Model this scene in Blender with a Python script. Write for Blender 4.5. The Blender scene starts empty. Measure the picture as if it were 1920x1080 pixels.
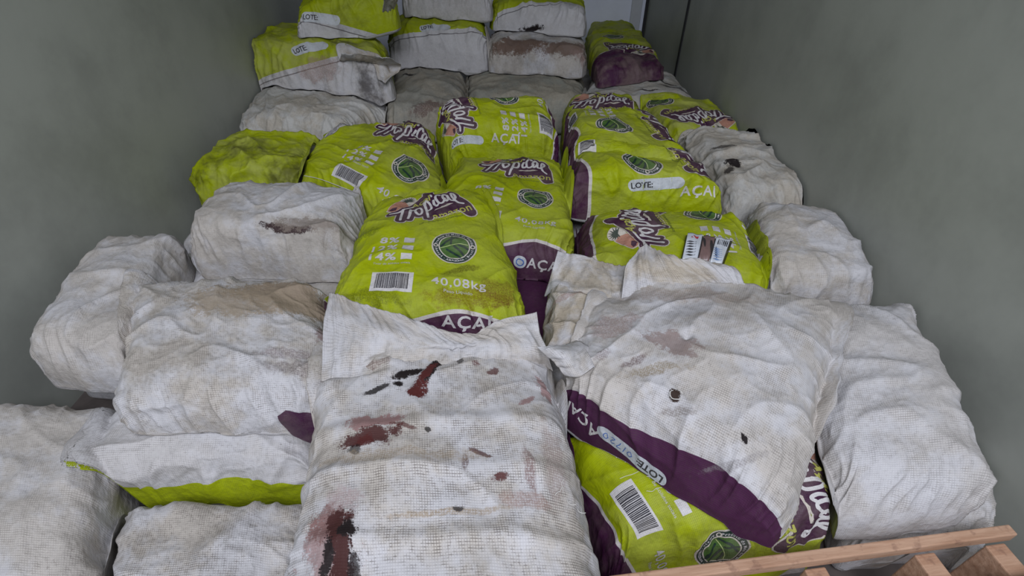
import bpy, math, random
import numpy as np
from mathutils import Vector, Matrix

scene = bpy.context.scene
col = scene.collection

# ------------------------------------------------------------------ camera, sky, exposure
CAM_Z = 1.32
PITCH = math.radians(38.6)          # looking down over the load
FPX = 926.0                          # focal length for a 1920 px wide frame
cam_data = bpy.data.cameras.new('camera')
cam_data.sensor_width = 36.0
cam_data.sensor_fit = 'HORIZONTAL'
cam_data.lens = 36.0 * FPX / 1920.0
cam_data.clip_start = 0.02
cam = bpy.data.objects.new('camera', cam_data)
cam.location = (0, 0, CAM_Z)
cam.rotation_euler = (math.pi / 2 - PITCH, 0, 0)
col.objects.link(cam)
scene.camera = cam

world = bpy.data.worlds.new('overcast_sky')
scene.world = world
world.use_nodes = True
wb = world.node_tree.nodes['Background']
wb.inputs[0].default_value = (0.80, 0.86, 1.0, 1)
wb.inputs[1].default_value = 0.38

# daylight coming in through the open rear door, which is behind and above the camera
dl = bpy.data.lights.new('daylight_through_rear_door', 'AREA')
dl.shape = 'RECTANGLE'; dl.size = 2.2; dl.size_y = 1.4; dl.energy = 102; dl.color = (0.86, 0.89, 1.0)
dlo = bpy.data.objects.new('daylight_through_rear_door', dl)
dlo.location = (0.0, -1.2, 3.2)
dlo.rotation_euler = (math.radians(40), 0, 0)
col.objects.link(dlo)

scene.view_settings.view_transform = 'Standard'
scene.view_settings.look = 'None'
scene.view_settings.gamma = 1
scene.view_settings.use_curve_mapping = False
scene.view_settings.exposure = 0.24

# ------------------------------------------------------------------ helpers: projection
SP, CP = math.sin(PITCH), math.cos(PITCH)
def PX(px, py, z):
    """the point at height z that the photograph shows at pixel px, py"""
    a = (px - 960) / FPX; b = (540 - py) / FPX
    d = np.array([a, CP + b * SP, -SP + b * CP])
    return np.array([0, 0, CAM_Z]) + d * ((z - CAM_Z) / d[2])
def TO_PX(P):
    X = P[..., 0]; Y = P[..., 1]; Z = P[..., 2] - CAM_Z
    dep = Y * CP - Z * SP; up = Y * SP + Z * CP
    return 960 + FPX * X / dep, 540 - FPX * up / dep

# ------------------------------------------------------------------ helpers: noise
def _hash(ix, iy, seed):
    h = (ix.astype(np.int64) * 374761393 + iy.astype(np.int64) * 668265263 + seed * 974634777) & 0xffffffff
    h = ((h ^ (h >> 13)) * 1274126177) & 0xffffffff
    return ((h ^ (h >> 16)) & 0xffff) / 65535.0 * 2 * np.pi
def perlin(x, y, seed=0):
    xi = np.floor(x); yi = np.floor(y); xf = x - xi; yf = y - yi
    def g(dx, dy):
        a = _hash(xi + dx, yi + dy, seed)
        return np.cos(a) * (xf - dx) + np.sin(a) * (yf - dy)
    sx = xf ** 3 * (xf * (xf * 6 - 15) + 10); sy = yf ** 3 * (yf * (yf * 6 - 15) + 10)
    a = g(0, 0) * (1 - sx) + g(1, 0) * sx; b = g(0, 1) * (1 - sx) + g(1, 1) * sx
    return (a * (1 - sy) + b * sy) * 1.4
def ridge(x, y, seed=0, p=3):
    wx = x + 0.5 * perlin(x * 0.7, y * 0.7, seed + 5); wy = y + 0.5 * perlin(x * 0.7 + 9, y * 0.7, seed + 6)
    return np.clip(1 - np.abs(perlin(wx, wy, seed)) * 2.2, 0, 1) ** p

# ------------------------------------------------------------------ helpers: node maths
class NT:
    def __init__(s, name):
        s.m = bpy.data.materials.new(name); s.m.use_nodes = True
        s.t = s.m.node_tree; s.t.nodes.clear()
        s.out = s.t.nodes.new('ShaderNodeOutputMaterial')
        s.b = s.t.nodes.new('ShaderNodeBsdfPrincipled')
        s.t.links.new(s.b.outputs[0], s.out.inputs[0])
    def set(s, inp, v):
        if isinstance(v, bpy.types.NodeSocket): s.t.links.new(v, inp)
        elif isinstance(v, (tuple, list)) and len(v) == 3 and inp.type == 'RGBA': inp.default_value = (*v, 1)
        else: inp.default_value = v
    def m_(s, op, a, b=0.0, c=0.0, clamp=False):
        n = s.t.nodes.new('ShaderNodeMath'); n.operation = op; n.use_clamp = clamp
        s.set(n.inputs[0], a); s.set(n.inputs[1], b); s.set(n.inputs[2], c)
        return n.outputs[0]
    def add(s, a, b): return s.m_('ADD', a, b)
    def sub(s, a, b): return s.m_('SUBTRACT', a, b)
    def mul(s, a, b): return s.m_('MULTIPLY', a, b)
    def mx(s, a, b): return s.m_('MAXIMUM', a, b)
    def step(s, x, a, b):
        n = s.t.nodes.new('ShaderNodeMapRange'); n.interpolation_type = 'SMOOTHSTEP'
        s.set(n.inputs['Value'], x); n.inputs['From Min'].default_value = a; n.inputs['From Max'].default_value = b
        return n.outputs['Result']
    def ss(s, x, a, b):          # smoothstep from a to b, also falling when a > b
        if a <= b: return s.step(x, a, b)
        return s.sub(1.0, s.step(x, b, a))
    def mix(s, f, a, b):
        n = s.t.nodes.new('ShaderNodeMix'); n.data_type = 'RGBA'
        s.set(n.inputs['Factor'], f); s.set(n.inputs['A'], a); s.set(n.inputs['B'], b)
        return n.outputs['Result']
    def noise(s, vec, scale, detail=3, rough=0.55, w=None):
        n = s.t.nodes.new('ShaderNodeTexNoise')
        if w is not None: n.noise_dimensions = '4D'; s.set(n.inputs['W'], w)
        s.set(n.inputs['Vector'], vec); n.inputs['Scale'].default_value = scale
        n.inputs['Detail'].default_value = detail; n.inputs['Roughness'].default_value = rough
        return n.outputs[0]
    def vec(s, x, y, z=0.0):
        n = s.t.nodes.new('ShaderNodeCombineXYZ'); s.set(n.inputs[0], x); s.set(n.inputs[1], y); s.set(n.inputs[2], z)
        return n.outputs[0]
    def uv(s):
        n = s.t.nodes.new('ShaderNodeUVMap'); n.uv_map = 'cloth'
        x = s.t.nodes.new('ShaderNodeSeparateXYZ'); s.t.links.new(n.outputs[0], x.inputs[0])
        return n.outputs[0], x.outputs[0], x.outputs[1]

WHITE = (0.53, 0.52, 0.525)
TAN = (0.43, 0.37, 0.28)
GREEN = (0.335, 0.395, 0.002)
PURPLE = (0.060, 0.013, 0.048)
TRIM = (0.60, 0.56, 0.53)

def cloth(name, base, dirt=0.5, weave=0.6, rough=0.6, stains=(), printed=None, rims=(), crease=1.0, seed=0.0, tan=0.5, spec=0.35):
    """woven polypropylene cloth: base colour, print bands, stains, dirt caught in the weave"""
    n = NT(name)
    vec, x, y = n.uv()
    w = seed
    lo = n.noise(vec, 5.0, 3, 0.6, w)
    mid = n.noise(vec, 17.0, 4, 0.65, w)
    fine = n.noise(vec, 95.0, 3, 0.7, w)
    if printed is None: c = base
    else:
        xl, y0, y1, inside = printed       # half width of the printed panel, end bands, colour outside the panel
        wob = n.mul(n.m_('SINE', n.add(n.mul(x, 12.0), 0.3)), 0.020)
        wob = n.add(wob, n.mul(n.m_('SINE', n.mul(x, 27.0)), 0.006))
        e0 = n.sub(n.add(y0, wob), y)         # >0 below the lower edge
        e1 = n.sub(y, n.sub(y1, wob))
        e = n.mx(e0, e1)
        c = n.mix(n.ss(e, -0.0006, 0.0006), GREEN, TRIM)
        c = n.mix(n.ss(e, 0.0130, 0.0142), c, PURPLE)
        side = n.m_('ABSOLUTE', x)
        sw = n.add(side, n.mul(n.sub(mid, 0.5), 0.006))
        c = n.mix(n.ss(sw, xl, xl + 0.0015), c, inside)
        if xl < 0.5: c = n.mix(n.mul(n.ss(n.m_('ABSOLUTE', n.sub(sw, xl + 0.028)), 0.0032, 0.0018), 0.8), c, (0.05, 0.04, 0.05))
    # overall soiling
    tmask = n.ss(n.add(lo, n.mul(n.sub(mid, 0.5), 0.6)), 0.36, 0.62)
    c = n.mix(n.mul(tmask, tan), c, TAN)
    for axis, d0, d1, ca, cb in rims:
        cc = {'x-': n.mul(x, -1.0), 'x+': x, 'y-': n.mul(y, -1.0), 'y+': y}[axis]
        oth = y if axis[0] == 'x' else x
        cc = n.add(cc, n.mul(n.m_('SINE', n.mul(oth, 15.0)), 0.010))
        c = n.mix(n.ss(cc, d0, d0 + 0.0012), c, ca)
        c = n.mix(n.ss(cc, d1, d1 + 0.0012), c, cb)
    # weave: dark lines, stronger where dirt has settled
    F = 205.0
    fx = n.m_('FRACT', n.add(n.mul(x, F), n.mul(lo, 3.0))); fy = n.m_('FRACT', n.add(n.mul(y, F), n.mul(lo, 2.0)))
    ax = n.m_('ABSOLUTE', n.sub(fx, 0.5)); ay = n.m_('ABSOLUTE', n.sub(fy, 0.5))
    lx = n.ss(ax, 0.30, 0.5); ly = n.ss(ay, 0.28, 0.5)
    grid = n.mx(n.mul(lx, 0.75), ly)
    where = n.ss(n.add(mid, n.mul(n.sub(fine, 0.5), 1.1)), 0.36, 0.72)
    where = n.add(n.mul(where, 0.85), 0.15)
    c = n.mix(n.mul(n.mul(grid, where), weave), c, (0.060, 0.045, 0.038))
    # fine specks and smears
    sp = n.mul(n.ss(fine, 0.60, 0.72), n.ss(n.noise(vec, 7.0, 4, 0.7, w + 3.3), 0.50, 0.66))
    c = n.mix(n.mul(sp, dirt), c, (0.06, 0.03, 0.025))
    sm = n.ss(n.noise(vec, 3.6, 5, 0.72, w + 7.7), 0.50, 0.68)
    c = n.mix(n.mul(sm, min(1.0, dirt * (1.5 if printed else 0.5))), c, n.mix(0.72, c, (0.02, 0.012, 0.01)))
    if stains:
        n1 = n.noise(vec, 16.0, 4, 0.65, w + 1.1); n2 = n.noise(vec, 16.0, 4, 0.65, w + 2.2)
        n3 = n.noise(vec, 190.0, 4, 0.8, w)
        dx = n.mul(n.sub(n1, 0.5), 0.15); dy = n.mul(n.sub(n2, 0.5), 0.15)
        grit = n.mul(n.add(n.sub(n3, 0.5), n.mul(grid, 0.12)), 3.2)
        rag = n.mul(n.sub(n.noise(vec, 55.0, 4, 0.7, w + 4.4), 0.5), 1.6)
        faint = n.add(0.30, n.mul(n.ss(n.add(n3, n.mul(grid, 0.10)), 0.42, 0.60), 1.0))
        for (cx, cy, rx, ry, ang, colr, st) in stains:
            k = max(0.12, min(1.0, min(rx, ry) / 0.045)); st = min(1.0, st * 1.08)
            X = n.sub(n.add(x, n.mul(dx, k)), cx); Y = n.sub(n.add(y, n.mul(dy, k)), cy)
            ca, sa = math.cos(ang), math.sin(ang)
            u = n.add(n.mul(X, ca / rx), n.mul(Y, sa / rx)); v = n.add(n.mul(X, -sa / ry), n.mul(Y, ca / ry))
            d = n.m_('SQRT', n.add(n.mul(u, u), n.mul(v, v)))
            mk = n.ss(n.add(n.add(d, n.mul(grit, 0.5)), rag), 1.05, 0.80)
            if st < 0.75: mk = n.mul(mk, faint)
            c = n.mix(n.mul(mk, st), c, colr)
    n.set(n.b.inputs['Base Color'], c)
    n.set(n.b.inputs['Roughness'], n.add(rough - 0.08, n.mul(mid, 0.2)))
    n.b.inputs['Specular IOR Level'].default_value = spec
    # relief: crumpled film and the weave itself
    cr1 = n.m_('ABSOLUTE', n.sub(n.noise(n.vec(n.mul(x, 1.5), y), 11.0, 3, 0.6, w + 5), 0.5))
    cr2 = n.m_('ABSOLUTE', n.sub(n.noise(n.vec(x, n.mul(y, 1.6)), 26.0, 2, 0.6, w + 6), 0.5))
    h = n.add(n.mul(cr1, -0.014 * crease), n.mul(cr2, -0.0035 * crease))
    h = n.add(h, n.mul(grid, -0.00035))
    bp = n.t.nodes.new('ShaderNodeBump'); bp.inputs['Strength'].default_value = 0.75; bp.inputs['Distance'].default_value = 1.0
    n.set(bp.inputs['Height'], h)
    n.t.links.new(bp.outputs[0], n.b.inputs['Normal'])
    return n.m

def plain(name, c, rough=0.6, var=0.15, scale=6.0, spec=0.3, bump=0.0):
    n = NT(name)
    tc = n.t.nodes.new('ShaderNodeTexCoord').outputs['Object']
    a = n.noise(tc, scale, 5, 0.65)
    f = n.ss(a, 0.35, 0.75)
    n.set(n.b.inputs['Base Color'], n.mix(f, c, tuple(v * (1 - var) for v in c)))
    n.b.inputs['Roughness'].default_value = rough
    n.b.inputs['Specular IOR Level'].default_value = spec
    if bump:
        bp = n.t.nodes.new('ShaderNodeBump'); bp.inputs['Strength'].default_value = 0.5; bp.inputs['Distance'].default_value = bump
        n.set(bp.inputs['Height'], a); n.t.links.new(bp.outputs[0], n.b.inputs['Normal'])
    return n.m

# inks of the printed design
INK = {}
for k, c, wv in [('white', (0.60, 0.58, 0.57), 0.4), ('cream', (0.55, 0.50, 0.43), 0.35), ('purple', (0.045, 0.009, 0.036), 0.2),
             ('forest', (0.008, 0.030, 0.024), 0.2), ('leaf', (0.055, 0.125, 0.022), 0.3), ('olive', (0.40, 0.40, 0.07), 0.15),
             ('black', (0.022, 0.022, 0.030), 0.2), ('clay', (0.42, 0.19, 0.13), 0.3), ('blue', (0.03, 0.12, 0.42), 0.1),
             ('grey', (0.52, 0.50, 0.50), 0.35), ('pale', (0.52, 0.55, 0.58), 0.25), ('ink_green', (0.075, 0.105, 0.004), 0.2),
             ('palegreen', (0.42, 0.50, 0.20), 0.3)]:
    INK[k] = cloth('ink_' + k, c, dirt=0.30, weave=wv, rough=0.55, crease=1.0, tan=0.12)
INK_KEYS = list(INK)

# ------------------------------------------------------------------ flat printed designs, as triangle soups in metres
def refine(T, h):
    """longest-edge bisection of a triangle soup (N,3,2) until every edge is below h"""
    done = []
    while len(T):
        e = np.stack([np.linalg.norm(T[:, (i + 1) % 3] - T[:, i], axis=1) for i in range(3)], 1)
        k = e.argmax(1); ok = e.max(1) <= h
        done.append(T[ok]); T = T[~ok]; k = k[~ok]
        if not len(T): break
        r = np.arange(len(T))
        a = T[r, k]; b = T[r, (k + 1) % 3]; c = T[r, (k + 2) % 3]; m = (a + b) / 2
        T = np.concatenate([np.stack([a, m, c], 1), np.stack([m, b, c], 1)])
    return np.concatenate(done)

_text = {}
def text_soup(s, bold=0.0, shear=0.0, space=1.0):
    """lettering of height 1 (capitals), centred on the origin"""
    key = (s, bold, shear, space)
    if key not in _text:
        cu = bpy.data.curves.new('lettering', 'FONT'); cu.body = s; cu.size = 1.0; cu.offset = bold
        cu.shear = shear; cu.space_character = space; cu.resolution_u = 3; cu.fill_mode = 'BOTH'
        o = bpy.data.objects.new('lettering', cu); col.objects.link(o)
        dg = bpy.context.evaluated_depsgraph_get(); dg.update()
        me = o.evaluated_get(dg).to_mesh(); me.calc_loop_triangles()
        v = np.array([list(p.co)[:2] for p in me.vertices]); t = np.array([list(q.vertices) for q in me.loop_triangles])
        S = v[t]; o.evaluated_get(dg).to_mesh_clear()
        bpy.data.objects.remove(o); bpy.data.curves.remove(cu)
        lo, hi = S.reshape(-1, 2).min(0), S.reshape(-1, 2).max(0)
        S = S - np.array([(lo[0] + hi[0]) / 2, 0.35]); S = S / 0.70
        _text[key] = S
    return _text[key]

def poly(pts):
    """fan from the centroid: fine for the star-shaped outlines used here"""
    p = np.array(pts, float); c = p.mean(0); q = np.roll(p, -1, 0)
    return np.stack([np.broadcast_to(c, p.shape), p, q], 1)
def rect(cx, cy, w, h): return poly([(cx - w/2, cy - h/2), (cx + w/2, cy - h/2), (cx + w/2, cy + h/2), (cx - w/2, cy + h/2)])
def annulus(r0, r1, n=56, a0=0.0, a1=2 * math.pi):
    a = np.linspace(a0, a1, n + 1); o = np.stack([np.cos(a), np.sin(a)], 1)
    A, B = o[:-1] * r0, o[1:] * r0; C, D = o[:-1] * r1, o[1:] * r1
    return np.concatenate([np.stack([A, C, D], 1), np.stack([A, D, B], 1)])
def disc(r, n=48):
    a = np.linspace(0, 2 * math.pi, n, endpoint=False); return poly(np.stack([np.cos(a), np.sin(a)], 1) * r)
def smooth(pts, k=8):
    p = np.array(pts, float)
    if len(p) < 3: return p
    q = np.vstack([2 * p[0] - p[1], p, 2 * p[-1] - p[-2]]); out = []
    for i in range(1, len(q) - 2):
        for t in np.linspace(0, 1, k, endpoint=False):
            a, b, c, d = q[i - 1], q[i], q[i + 1], q[i + 2]
            out.append(0.5 * (2 * b + (c - a) * t + (2 * a - 5 * b + 4 * c - d) * t * t + (3 * b - a - 3 * c + d) * t ** 3))
    out.append(p[-1]); return np.array(out)
def ribbon(pts, w, taper=1.0):
    """a brush stroke of half width w with round ends"""
    p = smooth(pts); d = np.gradient(p, axis=0); d /= np.linalg.norm(d, axis=1)[:, None] + 1e-9
    nrm = np.stack([-d[:, 1], d[:, 0]], 1); ww = w * np.linspace(1, taper, len(p))[:, None]
    L, R = p + nrm * ww, p - nrm * ww
    S = [np.stack([L[:-1], R[:-1], R[1:]], 1), np.stack([L[:-1], R[1:], L[1:]], 1)]
    for q, r in ((p[0], w), (p[-1], w * taper)): S.append(disc(r, 10) + q)
    return np.concatenate(S)
def tr(S, ang=0.0, dx=0.0, dy=0.0, s=1.0):
    c, k = math.cos(ang), math.sin(ang); M = np.array([[c, k], [-k, c]])
    return (S * s) @ M + np.array([dx, dy])

def LOGO():
    def L(p):                                # strokes traced flat: slope of the lettering taken out
        x = (p[0] - 1000) * 0.000228; y = -(p[1] - 520) * 0.000475 - x * 0.60
        return (x, y)
    st = [[(350,680),(480,655),(620,590),(790,500)], [(585,605),(510,700),(430,820)], [(705,585),(650,670),(575,760)],
          [(655,665),(700,610),(765,580)],
          [(870,545),(810,560),(765,620),(790,665),(850,640),(885,580),(870,545)],
          [(990,470),(960,580),(895,740)], [(975,510),(1030,432),(1080,460),(1060,550),(975,600)],
          [(1180,415),(1150,480),(1165,520),(1225,480)], [(1192,325),(1188,345)],
          [(1335,335),(1290,320),(1235,390),(1240,475),(1310,460),(1375,400)],
          [(1435,330),(1395,325),(1355,390),(1380,440),(1430,395),(1450,335),(1450,420),(1500,425)],
          [(1500,425),(1570,365),(1588,305),(1550,290),(1520,370),(1545,455),(1620,470)]]
    st = [[L(p) for p in s] for s in st]
    am = [L((1040,665)), L((1300,580)), L((1500,520)), L((1650,570))]
    ac = [L((830,480)), L((980,390)), L((1150,300)), L((1190,230))]
    out = []
    def blob(w, layer, mat):
        S = [ribbon(s, w) for s in st]
        S += [ribbon(am, w * 1.28), ribbon(ac, w * 1.15), ribbon([L((1230,400)), L((1500,370)), L((1600,420)), L((1640,560))], w * 1.3)]
        S += [ribbon([L((700,640)), L((900,640)), L((1100,520)), L((1300,430))], w * 1.2)]
        out.append((mat, layer, np.concatenate(S)))
    # drink gourd and palm leaf lying behind the lettering
    cup = [L(p) for p in ((330,590),(400,535),(620,395),(720,400),(730,480),(640,560),(500,640),(380,620))]
    out.append(('cream', 0, poly([(np.array(p) - np.mean(cup, 0)) * 1.12 + np.mean(cup, 0) for p in cup])))
    out.append(('clay', 1, poly(cup)))
    out.append(('purple', 2, poly([L(p) for p in ((350,595),(430,560),(520,545),(470,600),(390,610))])))
    c0 = np.array(L((780,370)))
    sp = []
    for i in range(11):
        a = math.radians(-30 + 24 * i); r = 0.034
        sp.append(poly([c0 + 0.006 * np.array([math.cos(a + 1.57), math.sin(a + 1.57)]), c0 + r * np.array([math.cos(a), math.sin(a)]), c0 - 0.006 * np.array([math.cos(a + 1.57), math.sin(a + 1.57)])]))
    out.append(('cream', 0, disc(0.036) + c0)); out.append(('forest', 1, np.concatenate(sp)))
    blob(0.0235, 1, 'cream'); blob(0.0190, 2, 'purple')
    out.append(('white', 3, np.concatenate([ribbon(s, 0.0058, 0.8) for s in st])))
    out.append(('olive', 3, tr(text_soup('amazon', 0.012, 0, 1.08), 0.03, *L((1335, 612)), s=0.036)))
    out.append(('olive', 3, tr(text_soup('Açaí', 0.02, 0.35), 0.10, *L((965, 425)), s=0.036)))
    out.append(('ink_green', 0, tr(text_soup('GENUINAMENTE AMAPAENSE', 0.0, 0.0), -0.02, 0.02, -0.118, s=0.0095)))
    out.append(('black', 0, tr(annulus(0.004, 0.0052, 14), 0, 0.172, 0.005)))
    return out

def arc_text(s, r, h, mid, inward=False, step=None):
    out = []; wch = {' ': 0.45, 'i': 0.4, 'I': 0.4, 'l': 0.4, 'M': 1.15, 'm': 1.15, 'r': 0.6, '-': 0.6, 't': 0.6}
    ws = [wch.get(ch, 0.85) * h * 1.15 for ch in s]; tot = sum(ws); a = -tot / 2
    for ch, w in zip(s, ws):
        t = (a + w / 2) / r; a += w
        if ch == ' ': continue
        S = text_soup(ch, 0.02)
        if not inward: ang = mid - t; out.append(tr(S, ang - math.pi / 2, r * math.cos(ang), r * math.sin(ang), h))
        else: ang = mid + t; out.append(tr(S, ang + math.pi / 2, r * math.cos(ang), r * math.sin(ang), h))
    return np.concatenate(out)
def SEAL():
    out = [('cream', 0, annulus(0.0715, 0.0765)), ('forest', 0, annulus(0.0535, 0.0715)), ('cream', 0, annulus(0.0495, 0.0535)), ('leaf', 0, disc(0.0495))]
    out.append(('white', 1, np.concatenate([arc_text('Produto do Meio do Mundo', 0.0622, 0.0088, math.pi / 2), arc_text('Amapá - AMAZÔNIA - Brasil', 0.0622, 0.0080, -math.pi / 2, True)])))
    # leaf figure in the middle
    out.append(('forest', 1, np.concatenate([ribbon([(-0.045, -0.004), (-0.02, 0.026), (0.012, 0.043)], 0.0035), ribbon([(-0.012, 0.01), (-0.008, 0.047)], 0.003),
        ribbon([(-0.025, -0.015), (0.0, -0.03), (0.018, -0.044)], 0.004), ribbon([(0.0, 0.0), (0.02, -0.018), (0.03, -0.036)], 0.004), ribbon([(0.015, 0.006), (0.032, 0.0), (0.045, -0.01)], 0.004)])))
    out.append(('palegreen', 2, ribbon([(-0.046, -0.012), (-0.01, 0.004), (0.02, 0.010), (0.046, 0.006)], 0.0014)))
    for sx in (-1, 1):
        out.append(('cream', 2, annulus(0.0045, 0.0085, 20) + np.array([0.0622 * sx, -0.002])))
        out.append(('forest', 2, disc(0.0045, 16) + np.array([0.0622 * sx, -0.002])))
    return out
def BOXES():
    out = []
    for i, (t, f) in enumerate((('8%', 0.9), ('12%', 0.9), ('14%', 1.0))):
        y = 0.046 * (1 - i)
        out.append(('grey' if i < 2 else 'white', 0, rect(0.0, y, 0.036, 0.028)))
        S = text_soup(t, 0.03, 0, 1.15) * np.array([1.25, 1.0]); wdt = (S[..., 0].max()) * 0.030
        out.append(('grey', 0, tr(S, 0, -0.034 - wdt, y, 0.030)))
    out.append(('grey', 0, tr(text_soup('Teor de sólidos totais'), 0, -0.045, -0.078, 0.0095)))
    return out
def BARCODE():
    rnd = random.Random(4); out = [('white', 0, rect(0, 0, 0.130, 0.082))]; S = []; x = -0.050
    while x < 0.052:
        w = rnd.choice((0.0014, 0.0018, 0.0026, 0.0032)); S.append(rect(x + w / 2, 0.002, w, 0.064)); x += w + rnd.choice((0.0012, 0.0016, 0.0022))
    out.append(('black', 1, np.concatenate(S)))
    return out
def WEIGHT():
    return [('grey', 0, tr(text_soup('40,08kg', 0.012, 0, 1.1), 0, 0, 0, 0.030) * np.array([1.1, 1.0])), ('grey', 0, tr(text_soup('Peso Líquido'), 0, -0.002, -0.034, 0.0115))]
def PILL(w=0.20, hgt=0.044, hand=False):
    r = hgt / 2; a = w / 2 - r
    out = [('pale', 0, np.concatenate([rect(0, 0, 2 * a, hgt), disc(r, 24) + [a, 0], disc(r, 24) - [a, 0]])),
           ('black', 1, tr(text_soup('LOTE:', 0.022), 0, -w / 2 + 0.050, 0, 0.021))]
    if hand:
        g = [[(0.000,0.004),(0.007,0.011),(0.015,0.004),(0.008,-0.006),(0.000,0.004)], [(0.024,-0.008),(0.027,0.012)],
             [(0.036,0.009),(0.048,0.010),(0.042,-0.002),(0.040,-0.010)], [(0.057,0.007),(0.063,0.011),(0.068,0.005),(0.058,-0.008),(0.069,-0.008)], [(0.078,0.004),(0.085,0.011),(0.093,0.003),(0.086,-0.007),(0.078,0.004)]]
        out.append(('blue', 1, np.concatenate([ribbon(q, 0.0011) for q in g]) + [-0.006, 0]))
    return out
def ACAI(h=0.040): return [('white', 0, tr(text_soup('AÇAÍ', 0.02, 0, 1.12), 0, 0, 0, h))]
def BADGE(): return [('pale', 0, disc(0.026, 24)), ('blue', 1, annulus(0.012, 0.016, 20))]
def TABLE():
    out = [('white', 0, rect(0, 0, 0.075, 0.20))]; rnd = random.Random(2)
    out.append(('black', 1, np.concatenate([rect(-0.03 + rnd.random() * 0.01, -0.09 + 0.0105 * i, 0.0, 0.0) if 0 else rect(0.0 + rnd.uniform(-.008, .008), -0.09 + 0.0105 * i, rnd.uniform(0.03, 0.055), 0.0036) for i in range(18)])))
    return out
def PATCH(): return [('purple', 1, poly([(-.052,.036),(-.03,.050),(.0,.048),(.04,.038),(.12,.03),(.13,-.03),(.10,-.075),(-.01,-.07),(-.035,-.03),(-.050,.01)]))]
DESIGN = {'patch': PATCH, 'logo': LOGO, 'seal': SEAL, 'boxes': BOXES, 'barcode': BARCODE, 'weight': WEIGHT, 'pill': PILL, 'acai': ACAI, 'badge': BADGE, 'table': TABLE,
          'pill_written': lambda: PILL(0.22, 0.042, True)}
_design = {}
def design(k, h):
    if (k, h) not in _design: _design[(k, h)] = [(m, l, refine(S, h)) for m, l, S in DESIGN[k]()]
    return _design[(k, h)]
# where each piece stands on the printed face: x, y (metres), turn (radians)
LAYOUT = {'logo': (-0.060, 0.225, 0.10), 'seal': (0.055, -0.04, 0), 'boxes': (-0.100, -0.058, 0), 'barcode': (-0.133, -0.224, 0),
          'weight': (0.068, -0.214, 0), 'acai': (0.130, -0.405, 0), 'badge': (0.03, -0.405, 0)}

# ------------------------------------------------------------------ heights of what already lies there, so that a sack settles on it
HX0, HX1, HY0, HY1, HS = -1.6, 1.4, -0.4, 5.2, 0.012
NX, NY = int((HX1 - HX0) / HS), int((HY1 - HY0) / HS)
HEIGHT = np.zeros((NX, NY))
def splat(P):
    i = np.clip(((P[..., 0] - HX0) / HS).astype(int), 0, NX - 1).ravel(); j = np.clip(((P[..., 1] - HY0) / HS).astype(int), 0, NY - 1).ravel()
    np.maximum.at(HEIGHT, (i, j), P[..., 2].ravel())
def height_map():
    H = HEIGHT.copy()
    for ax in (0, 1):
        H = np.maximum(H, np.maximum(np.roll(H, 1, ax), np.roll(H, -1, ax)))
    for _ in range(2):
        for ax in (0, 1): H = (np.roll(H, 1, ax) + np.roll(H, -1, ax) + 2 * H) / 4
    return H
def sample(H, X, Y):
    x = np.clip((X - HX0) / HS - 0.5, 0, NX - 1.001); y = np.clip((Y - HY0) / HS - 0.5, 0, NY - 1.001)
    i = x.astype(int); j = y.astype(int); a = x - i; b = y - j
    i1 = np.minimum(i + 1, NX - 1); j1 = np.minimum(j + 1, NY - 1)
    return H[i, j] * (1 - a) * (1 - b) + H[i1, j] * a * (1 - b) + H[i, j1] * (1 - a) * b + H[i1, j1] * a * b

def normals(P):
    du = np.gradient(P, axis=0); dv = np.gradient(P, axis=1); n = np.cross(du, dv)
    return n / (np.linalg.norm(n, axis=2, keepdims=True) + 1e-12)

def link_mesh(name, V, faces, uvs=None, mats=(), mi=None, parent=None, origin=None):
    """V (n,3); faces: list of index arrays (k,3 or k,4); uvs (n,2) per vertex; mi: material index per face"""
    if origin is None: origin = V.mean(0); origin[2] = V[:, 2].min()
    me = bpy.data.meshes.new(name)
    loops = np.concatenate([f.ravel() for f in faces]).astype(np.int32)
    tot = np.concatenate([np.full(len(f), f.shape[1]) for f in faces]).astype(np.int32)
    start = np.concatenate([[0], np.cumsum(tot)[:-1]]).astype(np.int32)
    me.vertices.add(len(V)); me.vertices.foreach_set('co', (V - origin).astype(np.float32).ravel())
    me.loops.add(len(loops)); me.loops.foreach_set('vertex_index', loops)
    me.polygons.add(len(tot)); me.polygons.foreach_set('loop_start', start)
    me.update(calc_edges=True)
    if uvs is not None:
        l = me.uv_layers.new(name='cloth'); l.data.foreach_set('uv', uvs[loops].astype(np.float32).ravel())
    for m in mats: me.materials.append(m)
    if mi is not None: me.polygons.foreach_set('material_index', mi.astype(np.int32))
    me.polygons.foreach_set('use_smooth', np.ones(len(tot), bool))
    me.validate(); me.update()
    o = bpy.data.objects.new(name, me); col.objects.link(o)
    if parent is not None: o.parent = parent; o.location = Vector(origin) - parent.location
    else: o.location = Vector(origin)
    return o

def tag(o, label=None, cat=None, group=None, kind=None):
    if label: o['label'] = label
    if cat: o['category'] = cat
    if group: o['group'] = group
    if kind: o['kind'] = kind
    return o

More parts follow.
